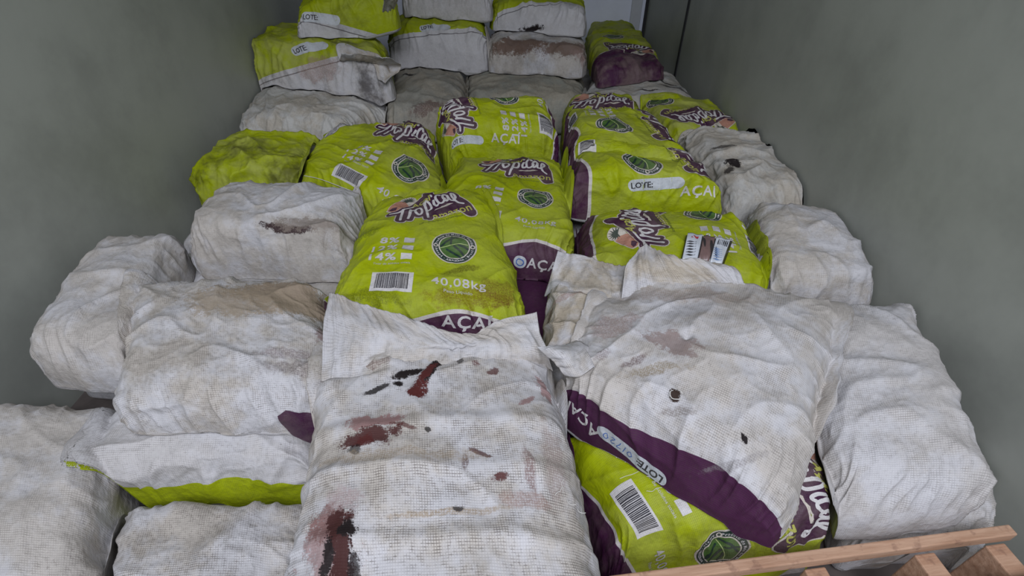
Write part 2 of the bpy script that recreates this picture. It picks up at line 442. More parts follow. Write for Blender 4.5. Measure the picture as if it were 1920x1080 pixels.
SACKS = {}
def sack(key, label, corners, T=0.20, n=110, seed=1, kind='white', angle=None, seal=None, off=None, xl=0.36, decals=None, extra=(),
         stains=(), rims=(), dirt=0.6, tan=0.5, weave=0.55, fold=1.0, ends=1.0, ribs=(), dents=(), group=None, dec_h=0.010, power=9.0, ps=1.0,
         inside=WHITE, crease=1.0, base_col=WHITE, pull=0.06, y0=-0.345, y1=0.50, logo_turn=0.0, slump=0.02, name='woven_sack', rough=None, bulge=()):
    """a filled woven sack. corners: near-left, near-right, far-right, far-left shoulder as (px, py, z) or world points with w"""
    C = np.array([PX(*c) if len(c) == 3 else np.array(c[:3]) for c in corners])
    mid = C.mean(0); Cx = mid + (C - mid) * np.array([1.06, 1.06, 1.0])
    s = np.linspace(-1, 1, n); m = n
    u1 = np.sin(s * np.pi / 2)
    U, V = np.meshgrid(u1, u1, indexing='ij')
    Ur = U * (1 - pull * np.abs(V) ** 8); Vr = V * (1 - pull * np.abs(U) ** 8)
    a = (Ur + 1) / 2; b = (Vr + 1) / 2
    base = (Cx[0] * ((1 - a) * (1 - b))[..., None] + Cx[1] * (a * (1 - b))[..., None] + Cx[2] * (a * b)[..., None] + Cx[3] * ((1 - a) * b)[..., None])
    wx = np.linalg.norm(C[1] - C[0]) / 2; wy = np.linalg.norm(C[3] - C[0]) / 2
    hp = np.clip((1 - np.abs(U) ** power) * (1 - np.abs(V) ** power), 0, 1) ** (1 / 2.6)
    ztop = base[..., 2] + slump * (1 - U ** 2) * (1 - V ** 2)
    H = height_map()
    Hs = sample(H, base[..., 0], base[..., 1])
    gap = np.percentile((ztop - T - Hs)[np.abs(U) + np.abs(V) < 1.5], 30)
    if gap > 0: T = T + min(gap, 0.12)
    P = base.copy(); P[..., 2] = ztop - T + T * (0.12 + 0.88 * hp)
    B = base.copy(); B[..., 2] = ztop - T + 0.12 * T * (1 - hp)
    # cloth coordinates: arc length over the smooth shape
    ci = n // 2
    def arc(L):
        d = np.concatenate([[0], np.cumsum(np.linalg.norm(np.diff(L, axis=0), axis=1))]); return d - d[ci]
    AX = arc(P[:, ci]); AY = arc(P[ci, :])
    LX, LY = np.meshgrid(AX, AY, indexing='ij')
    # folds and puckers
    X, Y = LX, LY
    d = 0.016 * perlin(X * 4.5, Y * 4.5, seed) + 0.007 * perlin(X * 11, Y * 11, seed + 1)
    d += 0.010 * fold * (ridge(X * 5 + seed, Y * 5, seed + 2, 3) - 0.3) + 0.0028 * fold * (ridge(X * 13, Y * 13, seed + 3, 2) - 0.4)
    d += 0.0007 * fold * perlin(X * 45, Y * 45, seed + 9)
    endm = np.clip((np.abs(V) - 0.55) / 0.45, 0, 1) ** 1.2
    d += ends * endm * 0.012 * (ridge(X * 16 + 0.8 * perlin(X * 3, Y * 6, seed), Y * 2.5, seed + 4, 2) - 0.4)
    sidem = np.clip((np.abs(U) - 0.72) / 0.28, 0, 1)
    d += sidem * 0.008 * (ridge(X * 3, Y * 15, seed + 7, 2) - 0.4)
    for vv, wd, am in ribs: d += am * np.exp(-((V - vv - 0.03 * perlin(U * 2, U * 0 + 3.3, seed)) / wd) ** 2)
    for (uu, vv, ru, rv, am) in list(dents) + list(bulge): d += am * np.exp(-(((U - uu) / ru) ** 2 + ((V - vv) / rv) ** 2))
    edge = (1 - np.abs(U) ** 24) * (1 - np.abs(V) ** 24)
    N = normals(P)
    P = P + N * (d * np.clip(edge * 1.2, 0, 1))[..., None]
    # wobble the outline a little
    wob = 0.014 * perlin(base[..., 0] * 6, base[..., 1] * 6, seed + 20) + 0.006 * perlin(base[..., 0] * 19, base[..., 1] * 19, seed + 21)
    out = (base - base.mean((0, 1)))[..., :2]; out /= np.linalg.norm(out, axis=2, keepdims=True) + 1e-6
    em = np.clip(1 - hp, 0, 1)
    for Q in (P, B):
        Q[..., :2] += out * (wob * em)[..., None]
        Q[..., 0] = np.clip(Q[..., 0], XL + 0.012, XR - 0.012)
        Q[..., 1] = np.clip(Q[..., 1], -0.3, YB - 0.02)
    # settle on what lies below and lean against the neighbours
    lift = 0.004
    Hb = sample(H, B[..., 0], B[..., 1]) + lift
    B[..., 2] = np.maximum(B[..., 2], Hb)
    Ht = sample(H, P[..., 0], P[..., 1]) + lift
    P[..., 2] = np.maximum(P[..., 2], Ht + 0.004 * np.clip(hp * 3, 0, 1))
    for sl in ((0, slice(None)), (-1, slice(None)), (slice(None), 0), (slice(None), -1)): B[sl] = P[sl] = np.maximum(P[sl], B[sl])
    splat(P)
    N = normals(P)
    # print orientation
    ax = C[1] - C[0] + C[2] - C[3]; axis = math.atan2(ax[1], ax[0])
    ang = 0.0 if angle is None else math.radians(angle) - axis
    ca, sa = math.cos(ang), math.sin(ang)
    def near_px(px, py):
        qx, qy = TO_PX(P); fac = ((np.array([0, 0, CAM_Z]) - P) * N).sum(-1); k = np.argmin((qx - px) ** 2 + (qy - py) ** 2 + 1e5 * (fac < 0.02)); i, j = divmod(k, n)
        return np.array([LX[i, j], LY[i, j]])
    def to_print(q): q = (q - off_) / ps; return np.stack([q[..., 0] * ca + q[..., 1] * sa, -q[..., 0] * sa + q[..., 1] * ca], -1)
    def to_local(q): return np.stack([q[..., 0] * ca - q[..., 1] * sa, q[..., 0] * sa + q[..., 1] * ca], -1) * ps + off_
    off_ = np.zeros(2)
    if seal is not None:
        what = 'seal'
        if len(seal) == 3: what = seal[2]
        off_ = near_px(*seal[:2]) - to_local(np.array(LAYOUT[what][:2]))
    if off is not None: off_ = np.array(off)
    UVp = to_print(np.stack([LX, LY], -1))
    # stains, and the painted dark of two holes, given by pixel
    st = []
    for (px, py, rx, ry, sang, cc, stg) in stains:
        q = to_print(near_px(px, py)); st.append((q[0], q[1], rx, ry, math.radians(sang) - ang - axis, cc, stg))
    if kind == 'green':
        body = cloth('printed_sack_cloth_' + key, GREEN, dirt=dirt, weave=weave * 0.55, rough=0.50 if rough is None else rough, stains=st, printed=(xl, y0, y1, inside), rims=rims, seed=seed * 1.7, tan=tan * 0.35, crease=crease * .8, spec=0.18)
    else:
        body = cloth('plain_sack_cloth_' + key, base_col, dirt=dirt, weave=weave, rough=0.72 if rough is None else rough, stains=st, rims=rims, seed=seed * 1.7, tan=tan, crease=crease, spec=0.25)
    # mesh arrays
    idx = np.arange(n * n).reshape(n, n)
    top = np.stack([idx[:-1, :-1], idx[1:, :-1], idx[1:, 1:], idx[:-1, 1:]], -1).reshape(-1, 4)
    bi = np.full((n, n), -1); inner = np.zeros((n, n), bool); inner[1:-1, 1:-1] = True
    bi[inner] = n * n + np.arange(inner.sum()); bi[~inner] = idx[~inner]
    bot = np.stack([bi[:-1, :-1], bi[:-1, 1:], bi[1:, 1:], bi[1:, :-1]], -1).reshape(-1, 4)
    Vs = [P.reshape(-1, 3), B[inner]]; Us = [UVp.reshape(-1, 2), UVp[inner] + 3.0]
    faces = [top, bot]; mi = [np.zeros(len(top) + len(bot), int)]; nv = n * n + inner.sum()
    used = []
    tri_f = []; tri_m = []
    items = []
    if kind == 'green' and decals is None: decals = ('logo', 'seal', 'boxes', 'barcode', 'weight', 'acai')
    for k in (decals or ()):
        x, y, t = LAYOUT[k]; items.append((k, np.array([x, y]), t + (logo_turn if k == 'logo' else 0), 1.0))
    for (k, px, py, t, sc) in extra:       # placed by pixel; t = world direction of the lettering, degrees
        items.append((k, to_print(near_px(px, py)), math.radians(t) - axis - ang, sc))
    for k, pos, t, sc in items:
        for (mk, layer, S) in design(k, dec_h):
            Q = tr(S, t, pos[0], pos[1], sc)
            L = to_local(Q)
            ok = ((L[..., 0] > AX[1]) & (L[..., 0] < AX[-2]) & (L[..., 1] > AY[1]) & (L[..., 1] < AY[-2])).all(1)
            L = L[ok]; Q = Q[ok]
            if not len(L): continue
            fi = np.interp(L[..., 0], AX, np.arange(n)); fj = np.interp(L[..., 1], AY, np.arange(n))
            i = np.clip(fi.astype(int), 0, n - 2); j = np.clip(fj.astype(int), 0, n - 2); a_ = (fi - i)[..., None]; b_ = (fj - j)[..., None]
            def bl(G): return G[i, j] * (1 - a_) * (1 - b_) + G[i + 1, j] * a_ * (1 - b_) + G[i, j + 1] * (1 - a_) * b_ + G[i + 1, j + 1] * a_ * b_
            nn = bl(N); nn /= np.linalg.norm(nn, axis=-1, keepdims=True) + 1e-9
            W = bl(P) + nn * (0.0010 + 0.0008 * layer)
            flat = np.concatenate([np.round(Q.reshape(-1, 2), 5)], 1)
            un, first, inv = np.unique(flat, axis=0, return_index=True, return_inverse=True)
            Vs.append(W.reshape(-1, 3)[first]); Us.append(Q.reshape(-1, 2)[first])
            f = inv.reshape(-1, 3) + nv; nv += len(un)
            g = (f[:, 0] != f[:, 1]) & (f[:, 1] != f[:, 2]) & (f[:, 0] != f[:, 2]); f = f[g]
            # wind the triangles to face outwards
            q = Q[g]; ar = (q[:, 1, 0] - q[:, 0, 0]) * (q[:, 2, 1] - q[:, 0, 1]) - (q[:, 1, 1] - q[:, 0, 1]) * (q[:, 2, 0] - q[:, 0, 0])
            f[ar < 0] = f[ar < 0][:, ::-1]
            if mk not in used: used.append(mk)
            faces.append(f); mi.append(np.full(len(f), 1 + used.index(mk)))
    o = link_mesh(name, np.concatenate(Vs), faces, np.concatenate(Us), [body] + [INK[k] for k in used], np.concatenate(mi))
    tag(o, label, 'sack', group)
    SACKS[key] = dict(o=o, P=P, N=N, LX=LX, LY=LY, body=body)
    return o

def at_px(key, px, py, lift=0.0):
    """point on the visible skin of a sack at a pixel"""
    S = SACKS[key]; qx, qy = TO_PX(S['P']); k = np.argmin((qx - px) ** 2 + (qy - py) ** 2); i, j = divmod(k, S['P'].shape[1])
    return S['P'][i, j] + S['N'][i, j] * lift

def on_pile(px, py, lift=0.0):
    z = 0.42
    H = height_map()
    for _ in range(14):
        p = PX(px, py, z); z = 0.5 * z + 0.5 * (float(sample(H, np.array([p[0]]), np.array([p[1]]))[0]) + lift)
    return z
def sheet(name, parent, rows, mat, label=None, nu=70, nv=40, amp=0.006, seed=3, thick=0.0022, pleat=0.004, snap=1):
    """a free flap of sack cloth through rows of points (px, py, z)"""
    R = [np.array([PX(p[0], p[1], on_pile(p[0], p[1], -0.018 if k == 0 else 0.004) if k < snap else p[2]) for p in r]) for k, r in enumerate(rows)]
    R = [smooth(r, 12) for r in R]; L = min(len(r) for r in R)
    R = np.array([r[np.linspace(0, len(r) - 1, nu).astype(int)] if len(r) >= nu else np.stack([np.interp(np.linspace(0, 1, nu), np.linspace(0, 1, len(r)), r[:, k]) for k in range(3)], 1) for r in R])
    G = np.array([smooth(R[:, i], 12) for i in range(nu)])
    idx = np.linspace(0, G.shape[1] - 1, nv)
    G = np.stack([np.stack([np.interp(idx, np.arange(G.shape[1]), G[i, :, k]) for k in range(3)], 1) for i in range(nu)])
    dx = np.linalg.norm(np.diff(G, axis=0), axis=2).mean(1); dy = np.linalg.norm(np.diff(G, axis=1), axis=2).mean(0)
    X, Y = np.meshgrid(np.concatenate([[0], np.cumsum(dx)]), np.concatenate([[0], np.cumsum(dy)]), indexing='ij')
    N = normals(G)
    d = amp * perlin(X * 14, Y * 14, seed) + pleat * (ridge(X * 26, Y * 5, seed + 1, 2) - 0.4) + 0.0015 * perlin(X * 60, Y * 60, seed + 2)
    G = G + N * d[..., None]
    if parent is not None:      # keep the flap above the skin it lies on
        H = height_map(); hh = sample(H, G[..., 0], G[..., 1]) - 0.004 - 0.03 * np.clip(1 - Y / (0.15 * Y.max()), 0, 1); G[..., 2] = np.maximum(G[..., 2], hh)
    n0, n1 = G.shape[:2]; id_ = np.arange(n0 * n1).reshape(n0, n1)
    f = np.stack([id_[:-1, :-1], id_[1:, :-1], id_[1:, 1:], id_[:-1, 1:]], -1).reshape(-1, 4)
    o = link_mesh(name, G.reshape(-1, 3), [f], np.stack([X, Y], -1).reshape(-1, 2), [mat], parent=parent)
    md = o.modifiers.new('thickness', 'SOLIDIFY'); md.thickness = thick; md.offset = 0
    if label: o['label'] = label
    return o

def tube(name, pts, r, mat, parent=None, label=None):
    p = smooth(pts, 6); cu = bpy.data.curves.new(name, 'CURVE'); cu.dimensions = '3D'; cu.bevel_depth = r; cu.bevel_resolution = 1
    org = p[0] if parent is None else np.array(parent.location)
    s = cu.splines.new('POLY'); s.points.add(len(p) - 1)
    for i, q in enumerate(p): s.points[i].co = (*(q - org), 1)
    cu.materials.append(mat)
    tmp = bpy.data.objects.new('tmp', cu); col.objects.link(tmp)
    dg = bpy.context.evaluated_depsgraph_get(); me = bpy.data.meshes.new_from_object(tmp.evaluated_get(dg)); me.name = name
    bpy.data.objects.remove(tmp); bpy.data.curves.remove(cu)
    o = bpy.data.objects.new(name, me); col.objects.link(o)
    if parent is not None: o.parent = parent
    else: o.location = org
    if label: o['label'] = label
    return o

def box_mesh(name, lo, hi, mat, parent=None, bevel=0.0, rot=None, piv=None):
    lo = np.array(lo, float); hi = np.array(hi, float)
    V = np.array([[x, y, z] for x in (lo[0], hi[0]) for y in (lo[1], hi[1]) for z in (lo[2], hi[2])])
    F = np.array([[0,1,3,2],[4,6,7,5],[0,4,5,1],[2,3,7,6],[0,2,6,4],[1,5,7,3]])
    if rot is not None: 
        M = np.array(rot); V = (V - piv) @ M.T + piv
    o = link_mesh(name, V, [F], None, [mat], parent=parent)
    o.data.polygons.foreach_set('use_smooth', np.zeros(6, bool))
    if bevel:
        b = o.modifiers.new('edge', 'BEVEL'); b.width = bevel; b.segments = 2
    return o

# ------------------------------------------------------------------ the truck body
XL, XR, YB, YF, ZC = -1.45, 1.17, 4.85, -0.30, 2.55
wallm = plain('painted_panel', (0.36, 0.375, 0.33), 0.45, 0.22, 2.5, 0.4, 0.004)
backm = plain('back_panel', (0.80, 0.84, 0.95), 0.4, 0.12, 2.0, 0.4, 0.002)
floorm = plain('floor_planks', (0.12, 0.10, 0.09), 0.8, 0.4, 8.0)
darkm = plain('rubber_seal', (0.03, 0.03, 0.032), 0.7, 0.2, 20.0)
alum = plain('aluminium_profile', (0.55, 0.57, 0.60), 0.35, 0.1, 12.0, 0.5)
tag(box_mesh('floor', (XL - .05, YF, -0.06), (XR + .05, YB, 0.0), floorm), kind='structure')
tag(box_mesh('wall_left', (XL - .06, YF, 0), (XL, YB, ZC), wallm), kind='structure')
tag(box_mesh('wall_right', (XR, YF, 0), (XR + .06, YB, ZC), wallm), kind='structure')
tag(box_mesh('wall_back', (XL - .06, YB, -0.06), (XR + .06, YB + .06, ZC), backm), kind='structure')
tag(box_mesh('ceiling', (XL - .06, 0.45, ZC), (XR + .06, YB + .06, ZC + .05), wallm), kind='structure')
tag(box_mesh('trim_1', (XR - .006, 3.70, 0.0), (XR, 3.735, ZC), darkm), kind='structure')
tag(box_mesh('trim_2', (XR - .02, YB - .03, 0.0), (XR, YB, ZC), darkm), kind='structure')
tag(box_mesh('trim_3', (XR - .14, YB - .02, 0.0), (XR - .05, YB, ZC), alum, bevel=0.004), kind='structure')

# ------------------------------------------------------------------ wooden pallet standing across the front right
n = NT('raw_pine')
tc = n.t.nodes.new('ShaderNodeTexCoord').outputs['Object']
mp = n.t.nodes.new('ShaderNodeMapping'); mp.inputs['Scale'].default_value = (2, 22, 22); n.t.links.new(tc, mp.inputs[0])
g = n.noise(mp.outputs[0], 3.0, 5, 0.65); g2 = n.noise(tc, 40, 3, .6)
n.set(n.b.inputs['Base Color'], n.mix(n.mul(n.ss(g2, .55, .7), .5), n.mix(n.ss(g, .3, .7), (0.52, 0.33, 0.22), (0.36, 0.20, 0.12)), (.18, .09, .06)))
n.b.inputs['Roughness'].default_value = 0.75
bp = n.t.nodes.new('ShaderNodeBump'); bp.inputs['Distance'].default_value = .003; bp.inputs['Strength'].default_value = .6; n.set(bp.inputs['Height'], g); n.t.links.new(bp.outputs[0], n.b.inputs['Normal'])
pine = n.m
pal = bpy.data.objects.new('wooden_pallet', None); col.objects.link(pal)
a = PX(1140, 1079, .29); b = PX(1397, 1046, .29)
d = (b - a); d[2] = 0; d /= np.linalg.norm(d); th = math.atan2(d[1], d[0])
pal.location = Vector((a[0], a[1], 0)); pal.rotation_euler = (0, 0, th)
tag(pal, 'raw pine pallet standing on edge across the front right corner', 'pallet')
def pboard(name, lo, hi):
    V0 = (np.array(lo) + np.array(hi)) / 2
    o = box_mesh(name, lo, hi, pine, bevel=0.003); o.parent = pal; return o
W = 0.86
pboard('top_board', (0.0, -0.022, 0.262), (W, 0.0, 0.29))
pboard('face_board', (0.0, -0.115, 0.272), (W, -0.094, 0.29))
pboard('bottom_board', (0.0, -0.115, 0.0), (W, 0.0, 0.03))
for x in (0.005, .135, .40, .64, .80): pboard('stringer', (x, -0.094, 0.03), (x + .045, -0.024, 0.262))

for xx in np.linspace(0, W, 90):
    for yy in np.linspace(-.115, 0, 12): splat(np.array([[a[0] + d[0]*xx - d[1]*yy, a[1] + d[1]*xx + d[0]*yy, .29]]))

# ------------------------------------------------------------------ the bottom layer of the load
BR = (0.085, 0.035, 0.032); RED = (0.085, 0.018, 0.016); BLK = (0.012, 0.008, 0.008); PNK = (0.27, 0.16, 0.15); OCH = (0.30, 0.22, 0.13)

rnd = random.Random(7)
def hidden(key, x0, x1, y0, y1, label, z=0.205, **k):
    sack(key, label, [(x0, y0, z, 1), (x1, y0, z, 1), (x1, y1, z, 1), (x0, y1, z, 1)], T=0.20, n=64, seed=rnd.randint(1, 999), dec_h=0.03, **k)

# rows further in the body, mostly beneath others
low = []
ys = [1.06, 1.72, 2.40, 3.10, 3.80]
xs = [(-1.40, -0.90), (-0.86, -0.36), (-0.32, 0.20), (0.24, 0.74), (0.78, 1.14)]
words_x = ['beside the left wall', 'second from the left wall', 'in the middle', 'second from the right wall', 'beside the right wall']
words_y = ['under the front stack', 'one row in', 'two rows in', 'three rows in', 'at the far end']
for j, y in enumerate(ys):
    for i, (a, b) in enumerate(xs):
        hidden('low%d%d' % (i, j), a, b, y, y + 0.62, 'bottom-layer white woven sack %s, %s' % (words_x[i], words_y[j]),
               z=0.20, rims=(('y-', -0.08, 0.9, PURPLE, WHITE),) if (i, j) == (2, 0) else (('y-', 0.27, 0.36, PURPLE, WHITE),) if (i + j) % 2 == 0 or i == 2 else (), group='sacks of the bottom layer')

# front of the bottom layer, in view
sack('K', 'green printed sack lying lowest at the front right, barcode and round seal turned sideways',
     [(1162, 1022, .235), (1600, 965, .36), (1540, 780, .36), (1048, 790, .24)], T=.22, n=200, seed=11, kind='green', angle=-80, seal=(1352, 1030), dec_h=0.006, ps=.88,
     dirt=0.35, tan=0.35, fold=0.5, y0=-0.315, xl=1.0, power=9)
sack('K2', 'white woven sack low in the front right corner by the wall', [(1640, 985, .24), (1900, 985, .24), (1860, 800, .24), (1590, 800, .24)], n=100, seed=13)
sack('O', 'grey grimy woven sack lowest at the front left corner', [(170, 1200, .215), (566, 1180, .215), (582, 925, .215), (215, 925, .215)], n=140, seed=14, dirt=0.9, tan=0.6, weave=0.9)
sack('O2', 'white woven sack lowest beside the left wall at the front', [(-150, 1160, .27), (140, 1160, .27), (205, 740, .27), (-40, 740, .27)], n=100, seed=15)
sack('N', 'sack with green edge showing beneath the purple-patched white sack at left', [(130, 880, .275), (588, 870, .275), (600, 750, .275), (200, 750, .275)], T=.16, n=140, seed=16,
     rims=(('y-', 0.165, 0.5, GREEN, GREEN),), tan=0.2)
sack('A0', 'white woven sack under the big stained sack at the front', [(-0.48, 0.10, .21, 1), (0.17, 0.10, .21, 1), (0.13, .84, .21, 1), (-.42, .84, .21, 1)], n=80, seed=17, power=10,
     rims=(('x+', 0.29, 0.5, PURPLE, WHITE),))

# ------------------------------------------------------------------ middle depth and back of the load
sack('Y', 'flat grey soiled sack in the middle, behind the upright-logo green sacks', [(878, 182, .42), (1095, 184, .42), (1094, 126, .42), (876, 124, .42)], n=90, seed=21, tan=0.5, dirt=0.9, base_col=(.27, .27, .23))
sack('X', 'dull grey-brown sack left of the flat grey one, dark blot on top', [(722, 204, .43), (872, 192, .43), (872, 128, .43), (742, 112, .43)], n=100, seed=22, tan=0.5, dirt=0.9, base_col=(.30, .29, .25),
     stains=((768, 140, .045, .03, 0, BLK, .9), (800, 200, .12, .05, 10, BR, .6), (740, 165, .08, .05, 10, OCH, .6)))
sack('Q', 'wide pale sack with long creases beside the left wall, behind the green corner', [(440, 222, .45), (640, 226, .45), (724, 188, .44), (480, 148, .44)], n=130, seed=23, fold=1.5, tan=0.6, base_col=(.50, .49, .46))
sack('AB', 'white sack streaked black lying by the right wall', [(1092, 184, .40), (1318, 184, .40), (1262, 130, .40), (1118, 124, .40)], n=110, seed=24, tan=0.5, dirt=0.6, base_col=(.42, .42, .40),
     stains=((1180, 137, .10, .025, -10, BLK, .8), (1235, 152, .14, .02, -30, BLK, .8), (1150, 150, .12, .012, 5, BLK, .8), (1270, 165, .12, .02, -35, BLK, .7), (1215, 170, .06, .01, -10, BLK, .8)))
sack('AA', 'dark green sack farthest back by the right wall', [(1100, 60, .44), (1205, 60, .44), (1186, 38, .44), (1106, 38, .44)], n=70, seed=25, kind='green', angle=180, off=(0, 0), decals=(), dirt=1.0, tan=1.0)
sack('Z', 'green sack with purple end by the right wall, below the wall seam', [(1124, 122, .53), (1250, 116, .53), (1203, 54, .53), (1100, 56, .53)], T=.17, n=110, seed=26, kind='green', angle=182, seal=(1150, 68),
     dirt=0.6, tan=0.7, y1=0.30, dec_h=0.012, decals=('logo', 'seal'))
# stacked walls of sacks at the back
SF = dict(kind='green', angle=90, off=(0, 0), tan=0.25, dirt=0.4, fold=1.2, ends=1.6, decals=(), y0=-0.6, y1=0.6)
sack('R', 'sack at left showing green strip over soiled white side, torn corner flap at right', [(440, 78, .69), (722, 94, .69), (716, 54, .69), (470, 38, .69)], T=.26, n=150, seed=31, **dict(SF, tan=0.7, dirt=0.8, xl=0.32),
     extra=(('pill', 578, 88, 0, 1.25),), stains=((600, 130, .16, .07, 0, (0.27, .17, .14), .5),))
sack('T', 'sack with green strip above a clean bluish white side, left of the brown one', [(724, 47, .69), (914, 50, .69), (906, 22, .69), (738, 18, .69)], T=.27, n=130, seed=32, **dict(SF, xl=0.245),
     extra=(('pill', 815, 52, 0, 1.0),))
sack('W', 'sack with rusty brown top and dirty white side in the back stack', [(917, 78, .62), (1098, 86, .62), (1092, 50, .62), (918, 48, .62)], T=.20, n=120, seed=33, tan=0.5, dirt=0.7,
     stains=((970, 84, .22, .07, 0, (.13, .078, .055), .85), (1060, 88, .2, .06, 0, (.13, .078, .055), .8), (1090, 110, .04, .1, 70, (.25, .17, .15), .6)))
sack('V', 'white sack with a narrow green top strip, dark hole painted under its edge', [(924, 3, .80), (1100, 12, .80), (1092, -14, .80), (930, -20, .80)], T=.18, n=120, seed=34, **dict(SF, xl=0.20),
     stains=((997, 57, .085, .030, 0, BLK, .97),))  # not a stain: darkness of a hole painted onto the cloth
sack('U', 'white knotted sack topmost in the middle of the back stack', [(752, -34, .90), (918, -30, .90), (910, -56, .90), (760, -60, .90)], T=.22, n=110, seed=35, tan=0.2, dirt=0.3, fold=1.6, ends=2.0)
sack('S', 'green and white sack tilted up at the left end of the top row', [(548, 12, .86), (736, -30, .95), (730, -56, .95), (566, -16, .88)], T=.24, n=140, seed=36, **dict(SF, xl=0.34),
     extra=(('pill', 600, 34, 5, 1.1),))

# ------------------------------------------------------------------ green field in the middle
sack('F2', 'small showing green sack with upright logo behind the double-seal one', [(1062, 225, .47), (1215, 212, .47), (1186, 172, .47), (1060, 174, .47)], n=100, seed=41, kind='green', angle=-3, seal=(1125, 188, 'logo'), decals=('logo',), dirt=0.7, tan=0.6, dec_h=0.012, y0=-0.8, y1=0.8, xl=1.0)
sack('AC', 'flat dark green sack touching the right wall, logo upside down', [(1268, 236, .40), (1402, 240, .40), (1336, 184, .40), (1198, 180, .40)], n=120, seed=42, kind='green', angle=178, seal=(1318, 216, 'logo'), decals=('logo', 'seal'), dirt=0.7, tan=0.8, dec_h=0.012, y0=-0.8, y1=0.8, xl=1.0)
sack('E', 'green sack in centre row, logo on its side, white lot pill on front', [(838, 243, .47), (1050, 246, .47), (1022, 168, .56), (812, 178, .56)], T=.22, n=160, seed=43, kind='green', angle=90, seal=(945, 171),
     dirt=0.3, tan=0.25, xl=1.0, ps=.95, extra=(('pill', 872, 262, 0, 1.0), ('acai', 948, 260, 0, 1.05)), y0=-0.27, y1=0.7, crease=1.4)
sack('AD', 'lumpy dirty white sack by the right wall with black spots', [(1378, 352, .42), (1530, 352, .42), (1450, 240, .42), (1278, 232, .42)], n=140, seed=44, fold=2.0, tan=0.6, base_col=(.46, .45, .42), dirt=0.8,
     stains=((1375, 305, .035, .03, 0, BLK, .95), (1355, 275, .06, .015, 0, BLK, .7), (1365, 320, .03, .02, 40, BLK, .8)))
sack('F', 'green sack sloping right with round seal and sideways logo, behind the lot-pill one', [(1072, 262, .52), (1320, 300, .52), (1218, 200, .52), (1064, 192, .52)], T=.20, n=160, seed=45, kind='green', angle=-105, seal=(1152, 232),
     decals=('logo', 'seal', 'boxes', 'barcode'), dirt=0.4, tan=0.4, xl=1.0, y0=-0.215, dec_h=0.010, crease=1.3)
sack('G', 'green sack with white lot pill and white word on its near side, purple left end', [(1078, 326, .49), (1370, 340, .49), (1322, 302, .49), (1068, 273, .49)], T=.22, n=180, seed=46, kind='green', angle=-95, seal=(1205, 302),
     decals=('logo', 'seal', 'barcode'), dirt=0.4, tan=0.35, xl=1.0, y0=-0.27, extra=(('pill', 1230, 345, -4, 1.05), ('acai', 1312, 357, -4, 1.0), ('acai', 1060, 318, -4, 0.9)), crease=1.3)
sack('D', 'green sack at left tilted clockwise, logo above round seal', [(552, 322, .43), (836, 388, .43), (806, 214, .49), (606, 230, .49)], n=180, seed=47, kind='green', angle=-30, seal=(768, 314),
     dirt=0.35, tan=0.35, fold=1.1, y0=-0.36, xl=1.0, extra=(('table', 628, 243, -42, .8),), dec_h=0.008)
sack('P', 'wrinkled green sack corner at the left edge between two white sacks', [(340, 315, .43), (562, 318, .43), (602, 246, .43), (440, 240, .43)], n=130, seed=48, kind='green', angle=10, off=(0, 0), decals=(), fold=2.2, dirt=0.6, tan=0.6, xl=0.8, y0=-0.6, y1=0.6)
sack('C', 'green sack in the centre showing full logo, seal, weight and purple band', [(812, 438, .40), (1080, 446, .40), (1054, 286, .40), (850, 284, .40)], T=.20, n=190, seed=49, kind='green', angle=-8, seal=(1005, 370), ps=.93,
     dirt=0.3, tan=0.3, fold=0.8, y0=-0.33, y1=0.8, xl=1.0, decals=('logo', 'seal', 'boxes', 'barcode', 'weight', 'acai', 'badge'), dec_h=0.008)
sack('RC1', 'white woven sack against the right wall beside the sideways-logo green sack', [(1452, 505, .42), (1668, 515, .42), (1560, 375, .42), (1416, 372, .42)], n=120, seed=50, tan=0.6, dirt=0.6)
sack('H', 'green sack at right with logo sideways, a printed plastic pouch lying on it', [(1098, 492, .42), (1450, 515, .42), (1404, 388, .42), (1092, 386, .42)], n=190, seed=51, kind='green', angle=88, seal=(1318, 402), ps=.87,
     dirt=0.45, tan=0.35, fold=0.9, xl=1.0, y1=0.40, y0=-0.5, dec_h=0.007)

# ------------------------------------------------------------------ left column and the front
sack('ML', 'narrow white sack wedged between the left wall and the tan sack', [(25, 640, .40), (215, 640, .40), (330, 430, .40), (190, 430, .40)], n=110, seed=60, tan=0.5)
sack('M', 'white sack at left with dark stain along its front fold, beside the big green one', [(330, 428, .44), (640, 434, .44), (672, 346, .44), (410, 322, .44)], T=.22, n=160, seed=61, tan=0.55, dirt=0.35, fold=1.1,
     stains=((538, 426, .10, .020, -8, (.05,.03,.03), .95), (590, 418, .16, .035, 0, (.22, .18, .15), .7), (620, 440, .05, .06, 0, (.3,.26,.22), .5)))
sack('L', 'tan soiled sack at left whose near side shows a purple patch', [(190, 752, .42), (622, 742, .42), (610, 512, .42), (240, 508, .42)], T=.22, n=210, seed=62, tan=0.6, dirt=0.6, weave=0.8, fold=1.0,
     extra=(('patch', 566, 800, 0, 1.0),), stains=((555, 560, .20, .10, 0, (.27, .21, .15), .9), (470, 560, .20, .08, 0, (.30, .24, .17), .7), (570, 690, .12, .03, 0, (.14, .11, .11), .45), (610, 640, .02, .07, 10, (.2, .13, .12), .7), (545, 665, .1, .02, 0, (.2, .16, .16), .5)))
sack('J', 'tan creased sack behind the large white sack, open mouth flap upright', [(1014, 640, .41), (1104, 652, .41), (1162, 512, .41), (1036, 498, .41)], T=.2, n=140, seed=63, tan=1.0, dirt=0.5, weave=0.6, fold=1.3,
     stains=((1030, 600, .05, .02, 20, BR, .6), (1060, 555, .10, .012, 5, (.3, .2, .17), .5)))
